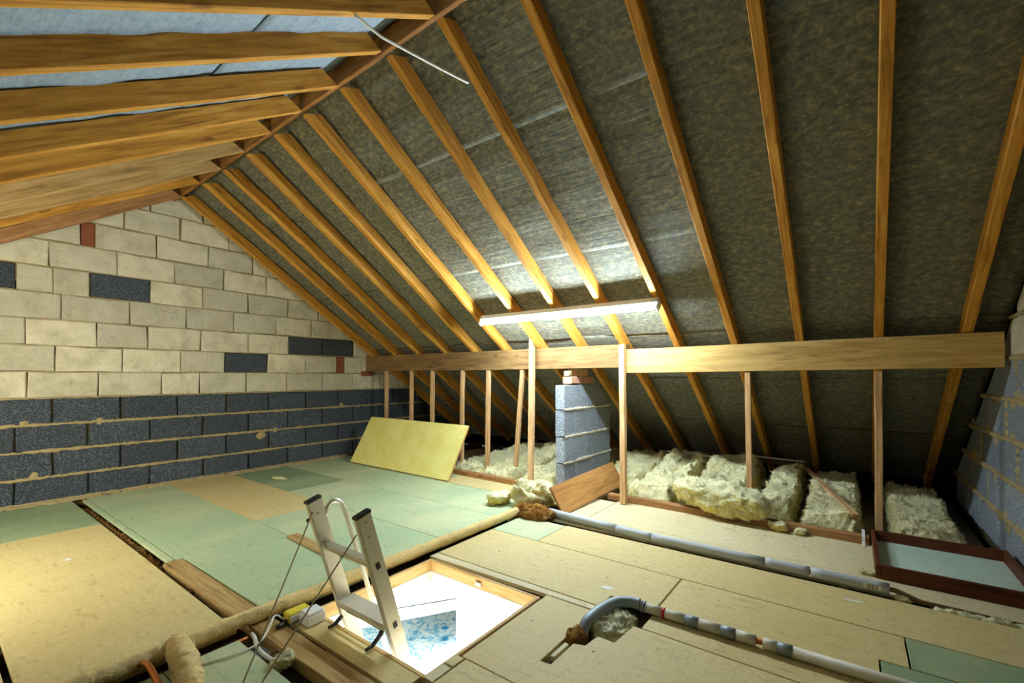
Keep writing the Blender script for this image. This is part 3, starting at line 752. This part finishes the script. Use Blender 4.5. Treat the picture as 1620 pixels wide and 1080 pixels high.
batt('insulation_batt', 3.88, 4.26, -.08, 1.8, -.10, .13, 5, M['wool'], 'crumbly wool batt just right of the post by the pier', .075, hump=.14)
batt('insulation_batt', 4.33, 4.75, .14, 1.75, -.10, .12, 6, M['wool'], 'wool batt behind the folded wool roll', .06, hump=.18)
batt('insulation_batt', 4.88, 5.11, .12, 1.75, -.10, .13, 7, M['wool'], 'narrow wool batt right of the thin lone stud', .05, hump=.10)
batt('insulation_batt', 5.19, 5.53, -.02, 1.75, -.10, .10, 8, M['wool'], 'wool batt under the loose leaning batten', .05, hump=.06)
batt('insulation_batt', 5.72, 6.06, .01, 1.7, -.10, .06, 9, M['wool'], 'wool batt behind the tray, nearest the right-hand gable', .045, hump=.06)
def clump(name, c, s, rot, seed, mat, label, amp=.25, n=40, parent=None, cat='insulation', freq=2.4, sq=.75):
    v = []; f = []; nu, nv = n*2, n
    pw = lambda t: math.copysign(abs(t)**sq, t)
    for j in range(nv+1):
        ph = math.pi*j/nv
        for i in range(nu):
            th = 2*math.pi*i/nu
            d = Vector((pw(math.sin(ph))*pw(math.cos(th)), pw(math.sin(ph))*pw(math.sin(th)), pw(math.cos(ph))))
            p0 = Vector((d.x*s[0], d.y*s[1], d.z*s[2])); nn = Vector((d.x/s[0], d.y/s[1], d.z/s[2])).normalized(); sm = min(s)
            q = p0/ sm * .55 + Vector((seed*3.1, 0, 0))
            p = p0+nn*sm*amp*(1.5*fbm(q*freq*.6, 4, .55)+.55*(ridged(q*freq*1.5, 3)-1)+.25*fbm(q*freq*5, 3))
            p.z = max(p.z, -s[2]*1.02); v.append(p[:])
    for j in range(nv):
        for i in range(nu): f.append((j*nu+i, (j+1)*nu+i, (j+1)*nu+(i+1) % nu, j*nu+(i+1) % nu))
    o = mesh_obj(name, v, f, mat, parent, True, loc=c, rot=rot)
    big = s[0]*s[1]*2e5
    fibres(o, int(min(14000, 600+big)), .024 if s[0] > .1 else .012, .0018 if s[0] > .1 else .001, M['brown_fibre'] if mat == M['wool_brown'] else M['wool_fibre'], seed, zmin=-.6)
    return tag(o, label, cat) if label else o
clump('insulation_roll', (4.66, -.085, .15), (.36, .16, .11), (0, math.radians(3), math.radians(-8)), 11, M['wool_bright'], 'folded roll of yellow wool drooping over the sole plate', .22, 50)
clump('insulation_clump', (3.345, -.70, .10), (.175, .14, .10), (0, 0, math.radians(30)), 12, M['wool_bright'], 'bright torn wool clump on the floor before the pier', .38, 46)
clump('insulation_clump', (3.08, -.84, .05), (.09, .10, .05), (0, 0, .3), 22, M['wool_bright'], 'small torn wool tuft at the left of the bright clump', .4, 24)
clump('insulation_clump', (3.50, -.965, .03), (.17, .075, .045), (0, 0, 0), 13, M['wool_brown'], 'brown shredded wool at the corner between the two lagged pipes', .5, 40)
clump('insulation_tuft', (5.07, -.20, .03), (.055, .035, .03), (0, 0, 0), 14, M['wool_bright'], 'small wool tuft on the floor against the sole plate', .5, 16)
clump('insulation_tuft', (5.20, -.19, .022), (.035, .03, .02), (0, 0, .5), 15, M['wool_bright'], 'tiny wool tuft right of the tuft by the sole plate', .5, 16)
clump('insulation_clump', (4.63, -1.98, -.035), (.085, .12, .05), (0, 0, 0), 16, M['wool_bright'], 'yellow wool crumbs stuffed in the pipe hole', .4, 34)
clump('insulation_clump', (4.555, -2.17, -.02), (.035, .06, .045), (0, 0, 0), 17, M['wool_brown'], 'brown wool sleeve round the pipe going down the hole', .25, 26)
clump('insulation_tuft', (3.745, -3.005, .0), (.03, .04, .028), (0, 0, 0), 18, M['wool_bright'], 'yellow wool tuft in the gap beside the dusty plank', .4, 20)
clump('insulation_strip', (1.25, -2.985, -.055), (1.05, .022, .03), (0, 0, 0), 27, M['wool_brown'], 'dirty wool strip down in the long gap between the floor boards at the left', .5, 60)
clump('insulation_tuft', (5.68, -.955, .0), (.03, .03, .015), (0, 0, 0), 19, M['wool_bright'], 'wool tuft at the cut end of the grey foam pipe', .5, 16)
for k, (x, y) in enumerate(((5.86, -.975), (5.99, -.972), (6.11, -.97))):
    clump('insulation_tuft', (x, y, -.012), (.07, .022, .02), (0, 0, 0), 30+k, M['wool_bright'], ['wool strip in the floor slot, first beyond the foam pipe end', 'wool strip in the floor slot, second beyond the foam pipe end', 'wool strip in the floor slot nearest the right-hand gable'][k], .5, 14)
clump('wool_scrap', (.66, -1.52, .008), (.10, .022, .008), (0, 0, .3), 44, M['wool'], 'pale wool scrap on the dark green board near the block wall', .5, 14)
clump('insulation_tuft', (5.555, -.70, .012), (.04, .02, .014), (0, 0, .2), 41, M['wool_bright'], 'wool crumb touching the near corner of the tray', .5, 14)

# ------------------------------------------------------------------ lagged pipes
def lagged(name, pts, r, seed, label, n_fib=2600):
    pts = bez(pts, 22)
    rf = lambda i, k, p: r*(1+.16*fbm(p*24, 4, .6)+.08*noise.noise(p*70)+.05*noise.noise(p*90+Vector((seed, 0, 0))))
    v, f = sweep(pts, r, 22, True, rf); o = mesh_obj(name, v, f, M['hessian'], None, True)
    tag(o, label, 'pipe')
    fibres_n = n_fib; fibres(o, fibres_n, .017, .0016, M['hessian_fibre'], seed, zmin=-.8, lift=.5); return o
lagged('lagged_pipe', [(3.378, -3.60, .034), (3.378, -3.30, .036), (3.382, -2.95, .036), (3.388, -2.5, .034), (3.394, -2.0, .034), (3.398, -1.5, .034), (3.392, -1.02, .034)], .031, 5,
       'long hessian-wrapped pipe crossing the floor from front left to the pier', 26000)
lagged('lagged_branch_pipe', [(3.375, -3.235, .036), (3.47, -3.245, .038), (3.60, -3.27, .036), (3.85, -3.33, .034)], .043, 6, 'thick hessian-wrapped branch pipe at the bottom edge', 9000)
v, f = sweep(bez([(3.39, -3.36, .03), (3.45, -3.345, .045), (3.6, -3.35, .03), (3.8, -3.37, .02)]), .011, 10)
tag(mesh_obj('copper_pipe', v, f, M['copper'], smooth=True), 'bare copper pipe stub in front of the wrapped branch pipe', 'pipe')
v, f = sweep([(3.435, -3.7, -.025), (3.435, -2.9, -.025)], .011, 10)
tag(mesh_obj('copper_pipe', v, f, M['copper'], smooth=True), 'bare copper pipe down in the slot beside the long wrapped pipe', 'pipe')

# grey foam lagging: sleeves with split ends
fp = empty('foam_lagged_pipe', (3.6, -.955, .03), label='straight pipe in grey foam sleeves with open splits', cat='pipe')
def sleeve(nm, pts, r, mat, par, org, n=18):
    v, f = sweep([Vector(p)-Vector(org) for p in pts], r, n, True); return mesh_obj(nm, v, f, mat, par, True)
segs = [3.60, 4.185, 4.44, 5.09, 5.305, 5.635]
def foamy(x): return (x, -.875-.075*min(1, (x-3.6)/.8)-.0*(x-3.6), .034)
for a, b in zip(segs[:-1], segs[1:]):
    k = 6; sleeve('foam_sleeve', [foamy(a+.003+(b-a-.006)*t/k) for t in range(k+1)], .028, M['foam'], fp, (3.6, -.955, .03))
sleeve('inner_pipe', [foamy(3.58), foamy(3.9), foamy(4.4), foamy(5.66), (5.75, -.952, .005), (6.2, -.952, -.002)], .0115, M['old_pipe'], fp, (3.6, -.955, .03), 10)
# barcode sticker bent round the last sleeve
v = []; f = []
for i in range(2):
    for k in range(7):
        th = math.radians(150+k*9)+math.pi*.0; xx = (-.035, .035)[i]
        v.append((xx, math.cos(math.radians(205+(-k)*9))*.0287, math.sin(math.radians(205-k*9))*.0287))
for k in range(6): f.append((k, k+1, 8+k, 7+k))
mesh_obj('barcode_label', v, f, M['barcode'], fp, loc=Vector((5.565, -.950, .034))-Vector((3.6, -.955, .03)))['label'] = 'cream barcode sticker'

# near pipe wrapped in white sleeve and silver tape, elbow down into the hole
bp = empty('taped_pipe', (4.7, -1.82, .03), label='white-sleeved pipe with silver tape bands bending down into the floor hole', cat='pipe'); OG = (4.7, -1.82, .03)
sleeve('elbow_tape', bez([(4.565, -2.16, -.02), (4.565, -2.10, .022), (4.572, -2.03, .032), (4.585, -1.94, .034), (4.61, -1.875, .034), (4.66, -1.838, .034), (4.70, -1.83, .032)], 6), .0245, M['tape'], bp, OG)
for a, b, r, mt in ((4.725, 4.80, .021, 'white_pipe'), (4.80, 4.815, .0215, 'red'), (4.815, 4.90, .021, 'white_pipe'), (4.90, 4.955, .0225, 'tape'), (4.955, 5.045, .021, 'white_pipe'), (5.045, 5.10, .0225, 'tape'), (5.103, 5.175, .021, 'white_pipe'),
                    (5.20, 5.25, .021, 'white_pipe'), (5.25, 5.30, .0225, 'tape'), (5.30, 5.95, .021, 'white_pipe')):
    o = sleeve('red_tape_band' if mt == 'red' else ('tape_band' if mt == 'tape' else 'pipe_sleeve'), [(a, -1.825+.02*(a-4.7), .0235), (b, -1.825+.02*(b-4.7), .0235)], r, M[mt], bp, OG)
sleeve('inner_pipe', [(4.69, -1.826, .026), (5.9, -1.80, .0235)], .0115, M['copper'], bp, OG, 10)
for k, (x, y) in enumerate(((4.705, -1.829), (4.716, -1.828))): sleeve('joint_ring', [(x, y, .026), (x+.008, y, .026)], .024, M['tape'], bp, OG, 12)

# dusty plank by the hatch, loose strip, loose batten
o = timber('dusty_plank', (2.30, -2.937, -.022), (4.36, -2.912, -.022), .095, .05, M['grey_wood'], seed=81, bow=.004, seg=16); tag(o, 'long dusty plank running under the wrapped pipe beside the hatch', 'plank')
o = timber('wood_strip', (2.44, -2.30, .006), (3.02, -2.325, .006), .075, .010, M['grey_wood'], seed=82); tag(o, 'thin loose wood strip lying flat on green boards behind the ladder', 'wood')
o = timber('loose_batten', (5.125, 1.40, .19), (5.505, .02, .135), .045, .02, M['stud'], seed=83); tag(o, 'loose pale batten lying slanted across the insulation', 'batten')

# ------------------------------------------------------------------ wooden tray
tx0, tx1, ty0, ty1 = 5.585, 6.205, -.735, -.035
tr = empty('wooden_tray', (tx0, ty0, 0), label='shallow dark wooden tray with pale green base by the right gable', cat='tray')
a, b = tx1-tx0, ty1-ty0
MB().box(.01, a-.01, .01, b-.01, .004, .012).build('tray_base', M['mint_base'], tr)
for q in ((0, .02, 0, b), (a-.02, a, 0, b)): ybox(*q, .001, .075, .002, 'tray_side', M['redwood'], tr)
for q in ((.02, a-.02, 0, .02), (.02, a-.02, b-.02, b)): MB().box(q[0], q[1], q[2], q[3], .001, .075, .002).build('tray_side', M['redwood'], tr)
v, f = [], []
for i, (y, z) in enumerate(((-.20, .003), (-.172, .02), (-.166, .052), (-.14, .058), (-.07, .062), (.0, .055))):
    v += [(5.535, y, z), (5.552, y, z)]
    if i: f.append((2*i-2, 2*i-1, 2*i+1, 2*i))
o = mesh_obj('white_strap', v, f, M['paper']); o.modifiers.new('t', 'SOLIDIFY').thickness = .0015
tag(o, 'short white strap hooked over the sole plate beside the tray', 'strap')

# ------------------------------------------------------------------ ladder
AX = Vector((0, -.172, .565)).normalized(); NB = Vector((0, AX.z, -AX.y))   # along the stile / across it towards +Y
B0 = Vector((0, -2.711, 0))
ld = empty('loft_ladder', (3.865, -2.68, 0), label='aluminium loft ladder standing up through the open hatch', cat='ladder')
def along(x, s, d=0): return Vector((x, 0, 0))+B0+AX*s+NB*d
LO = Vector((3.865, -2.68, 0))
def stile(x0, x1):
    v = []; 
    for s in (-2.5, .588):
        for (xx, d) in ((x0, 0), (x1, 0), (x1, .064), (x0, .064)): v.append(along(xx, s, d)-LO)
    bm = bmesh.new(); vs = [bm.verts.new(p) for p in v]
    for q in ((0, 1, 2, 3), (4, 7, 6, 5), (0, 4, 5, 1), (1, 5, 6, 2), (2, 6, 7, 3), (3, 7, 4, 0)): bm.faces.new([vs[i] for i in q])
    bmesh.ops.bevel(bm, geom=bm.edges[:], offset=.003, segments=2, affect='EDGES'); bmesh.ops.recalc_face_normals(bm, faces=bm.faces)
    me = bpy.data.meshes.new('stile'); bm.to_mesh(me); bm.free(); me.materials.append(M['alu'])
    o = bpy.data.objects.new('stile', me); COL.objects.link(o); o.parent = ld
    v = []
    for s in (.585, .596):
        for (xx, d) in ((x0-.001, -.001), (x1+.001, -.001), (x1+.001, .065), (x0-.001, .065)): v.append(along(xx, s, d)-LO)
    mesh_obj('stile_cap', v, [(3, 2, 1, 0), (4, 5, 6, 7), (0, 1, 5, 4), (1, 2, 6, 5), (2, 3, 7, 6), (3, 0, 4, 7)], M['black'], ld)
XA0, XA1, XB0, XB1 = 3.675, 3.70, 4.015, 4.04
stile(XA0, XA1); stile(XB0, XB1)
def rung(s, d0, d1, t, nm='rung'):
    v = []
    for xx in (XA1-.002, XB0+.002):
        for (ss, d) in ((s-t/2, d0+.006), (s-t/2, d1-.006), (s-t*.2, d1), (s+t*.2, d1), (s+t/2, d1-.006), (s+t/2, d0+.006), (s+t*.2, d0), (s-t*.2, d0)): v.append(along(xx, ss, d)-LO)
    f = [tuple(range(7, -1, -1)), tuple(range(8, 16))]+[(k, (k+1) % 8, 8+(k+1) % 8, 8+k) for k in range(8)]
    fix_normals(mesh_obj(nm, v, f, M['alu'], ld, False))
rung(.372, .014, .052, .028)
for k in range(9):
    s = .098-.265*k; v = []
    for xx in (XA1-.002, XB0+.002):
        c = along(xx, s, .034)
        for dy, dz in ((-.042, -.012), (.042, -.012), (.046, .0), (.042, .012), (-.042, .012), (-.046, 0)): v.append(c+Vector((0, dy, dz))-LO)
    fix_normals(mesh_obj('tread', v, [tuple(range(5, -1, -1)), tuple(range(6, 12))]+[(q, (q+1) % 6, 6+(q+1) % 6, 6+q) for q in range(6)], M['alu'], ld))
# rung ends: small square sockets on the right stile
for s, d in ((.372, .032), (.10, .034)):
    for xx in (XB1,):
        v = [along(xx+.0015, s+ds, d+dd)-LO for ds, dd in ((-.013, -.009), (-.013, .009), (.013, .009), (.013, -.009))]+[along(xx-.004, s+ds, d+dd)-LO for ds, dd in ((-.013, -.009), (-.013, .009), (.013, .009), (.013, -.009))]
        mesh_obj('socket', v, [(0, 1, 2, 3), (4, 7, 6, 5), (0, 4, 5, 1), (1, 5, 6, 2), (2, 6, 7, 3), (3, 7, 4, 0)], M['black'], ld)
for xx, s, d in ((XB1, .56, .032), (XB1, .50, .030), (XA1, .53, .03), (XA1, .40, .02), (XA1, .10, .01)):
    v, f = sweep([along(xx-.002, s, d)-LO, along(xx+.003, s, d)-LO], .004, 8); mesh_obj('rivet', v, f, M['cord'], ld)
hp = [along(3.69, .50, .06), along(3.69, .535, .085), along(3.69, .54, .115), along(3.69, .515, .14), along(3.69, .46, .150), along(3.69, .30, .152), along(3.69, .1, .154), along(3.69, -.2, .156), along(3.69, -.5, .15), along(3.69, -.55, .10), along(3.69, -.55, .06)]
v, f = sweep([p-LO for p in bez(hp, 6)], .0105, 12); mesh_obj('handrail', v, f, M['alu'], ld, True)
v, f = sweep([along(XA0-.001, .51, .02)-LO, along(XA0-.022, .50, .0)-LO], .009, 10); mesh_obj('knob', v, f, M['black'], ld, True)
# hinge catches resting on the hatch edge, joined by a rod
for xx in (XA0+.012, XB0-.065):
    mb = MB()
    mb.tube([Vector((xx, -2.690, .10))-LO, Vector((xx, -2.692, .062))-LO], .006, 8)
    mb.tube([Vector((xx, -2.692, .065))-LO, Vector((xx+.003, -2.712, .036))-LO], .011, 8)
    mb.tube([Vector((xx+.003, -2.708, .04))-LO, Vector((xx+.006, -2.755, .012))-LO], .009, 8)
    mb.tube([Vector((xx+.006, -2.748, .014))-LO, Vector((xx+.008, -2.785, .012))-LO], .007, 8)
    mb.build('hinge_catch', M['black'], ld)
    MB().box(xx-.005-LO.x, xx+.005-LO.x, -2.692-LO.y, -2.682-LO.y, .10, .118, .001).build('release_tab', M['red'], ld)
v, f = sweep([Vector((XA0+.014, -2.702, .05))-LO, Vector((XB0-.063, -2.702, .05))-LO], .003, 8); mesh_obj('catch_rod', v, f, M['black'], ld)
for k, (p, q, lb) in enumerate(((along(XA1+.002, .545, .01), (3.905, -3.255, .002), 'thin steel cord from the left ladder stile down to the floor'), (along(XB0-.004, .52, .0), (3.945, -3.25, .002), 'thin steel cord from the right ladder stile down to the floor'))):
    v, f = sweep([p, q], .0028, 8); tag(mesh_obj('steel_cord', v, f, M['cord']), lb, 'cord', 'cords of the ladder')

# ------------------------------------------------------------------ small things
yx = empty('yellow_connector_box', (3.50, -2.82, 0.003), label='yellow plastic connector box beside the white box near the ladder', cat='box')
MB().box(-.026, .026, -.05, .05, 0, .047, .006).build('case', M['yellow'], yx)
MB().box(.024, .030, -.045, .045, .006, .034, .002).build('clip', M['white'], yx)
wx = empty('white_junction_box', (3.572, -2.79, .003), label='white junction box on the plank between yellow box and ladder', cat='box')
MB().box(-.036, .04, -.042, .042, 0, .042, .003).build('base', M['white'], wx)
MB().box(-.032, .036, -.038, .038, .042, .054, .004).build('lid', M['white'], wx)
v, f = sweep(bez([(3.495, -2.872, .02), (3.475, -2.905, .045), (3.52, -2.95, .03), (3.56, -3.0, .012), (3.575, -3.06, .008), (3.56, -3.13, .008), (3.53, -3.2, .006)]), .004, 8)
tag(mesh_obj('cable', v, f, M['white_cable'], smooth=True), 'white twin cable trailing from the yellow box over the green board', 'cable')
v, f = sweep(bez([(3.505, -2.872, .015), (3.515, -2.89, .016), (3.525, -2.92, .016)], 4), .010, 10)
tag(mesh_obj('cable_connector', v, f, M['black'], smooth=True), 'black inline connector on the plank beside the yellow box', 'connector')
v, f = sweep(bez([(3.45, -2.99, -.005), (3.50, -3.0, .0), (3.56, -3.015, -.01), (3.63, -3.02, -.012), (3.70, -3.01, -.02)]), .008, 8)
tag(mesh_obj('cable', v, f, M['white_cable'], smooth=True), 'dusty pale cable lying in the gap beside the dusty plank', 'cable')
v, f = sweep(bez([(3.86, 1.15, .26), (4.05, 1.25, .25), (4.3, 1.22, .24), (4.6, 1.3, .27), (4.9, 1.35, .26), (5.12, 1.4, .25)]), .006, 8)
tag(mesh_obj('cable', v, f, M['white_cable'], smooth=True), 'grey cable stretched low across the insulation at the eaves', 'cable')
for x, y, a, w, h, lb in ((1.77, -3.30, .4, .05, .03, 'white paper label on the tan board at the far left'), (4.48, -1.71, .2, .055, .03, 'white paper label on the board right of the hatch'),
                    (5.49, -1.12, .1, .07, .022, 'white paper label in front of the grey foam pipe end'), (5.48, -.47, .2, .05, .02, 'faded paper label on the board left of the tray'), (4.82, -.585, .2, .05, .02, 'faded paper scrap between foam pipe and sole plate')):
    ca, sa = math.cos(a), math.sin(a); v = [(ca*u*w/2-sa*t*h/2, sa*u*w/2+ca*t*h/2, z) for z in (0, .0008) for u, t in ((-1, -1), (1, -1), (1, 1), (-1, 1))]
    o = mesh_obj('paper_label', v, [(3, 2, 1, 0), (4, 5, 6, 7), (0, 1, 5, 4), (1, 2, 6, 5), (2, 3, 7, 6), (3, 0, 4, 7)], M['paper'], loc=(x, y, .001)); tag(o, lb, 'label')
# crumbs of dirt and wool strewn on the boards
mb = MB(); rr = random.Random(4)
for _ in range(420):
    x, y = rr.choice([(rr.uniform(3.6, 6.1), rr.uniform(-1.9, -.2)), (rr.gauss(5.0, .3), rr.gauss(-.3, .1)), (rr.uniform(.3, 3.3), rr.uniform(-3.5, -.6)), (rr.gauss(.9, .3), rr.gauss(-1.6, .25))])
    if HX0-.05 < x < HX1+.05 and HY0-.05 < y < HY1+.05: continue
    if 4.5 < x < 4.74 and -2.45 < y < -1.7: continue
    s = rr.uniform(.002, .006); c = Vector((x, y, s*.4))
    p = [c+Vector((rr.uniform(-1, 1)*s*1.6, rr.uniform(-1, 1)*s, rr.uniform(-.3, .6)*s)) for _ in range(4)]
    mb.add(p, [(0, 1, 2), (0, 2, 3), (0, 3, 1), (1, 3, 2)])
tag(mb.build('dirt_crumbs', M['plate']), 'scattered dark crumbs of dirt over the floor boards', 'debris', None, 'stuff')
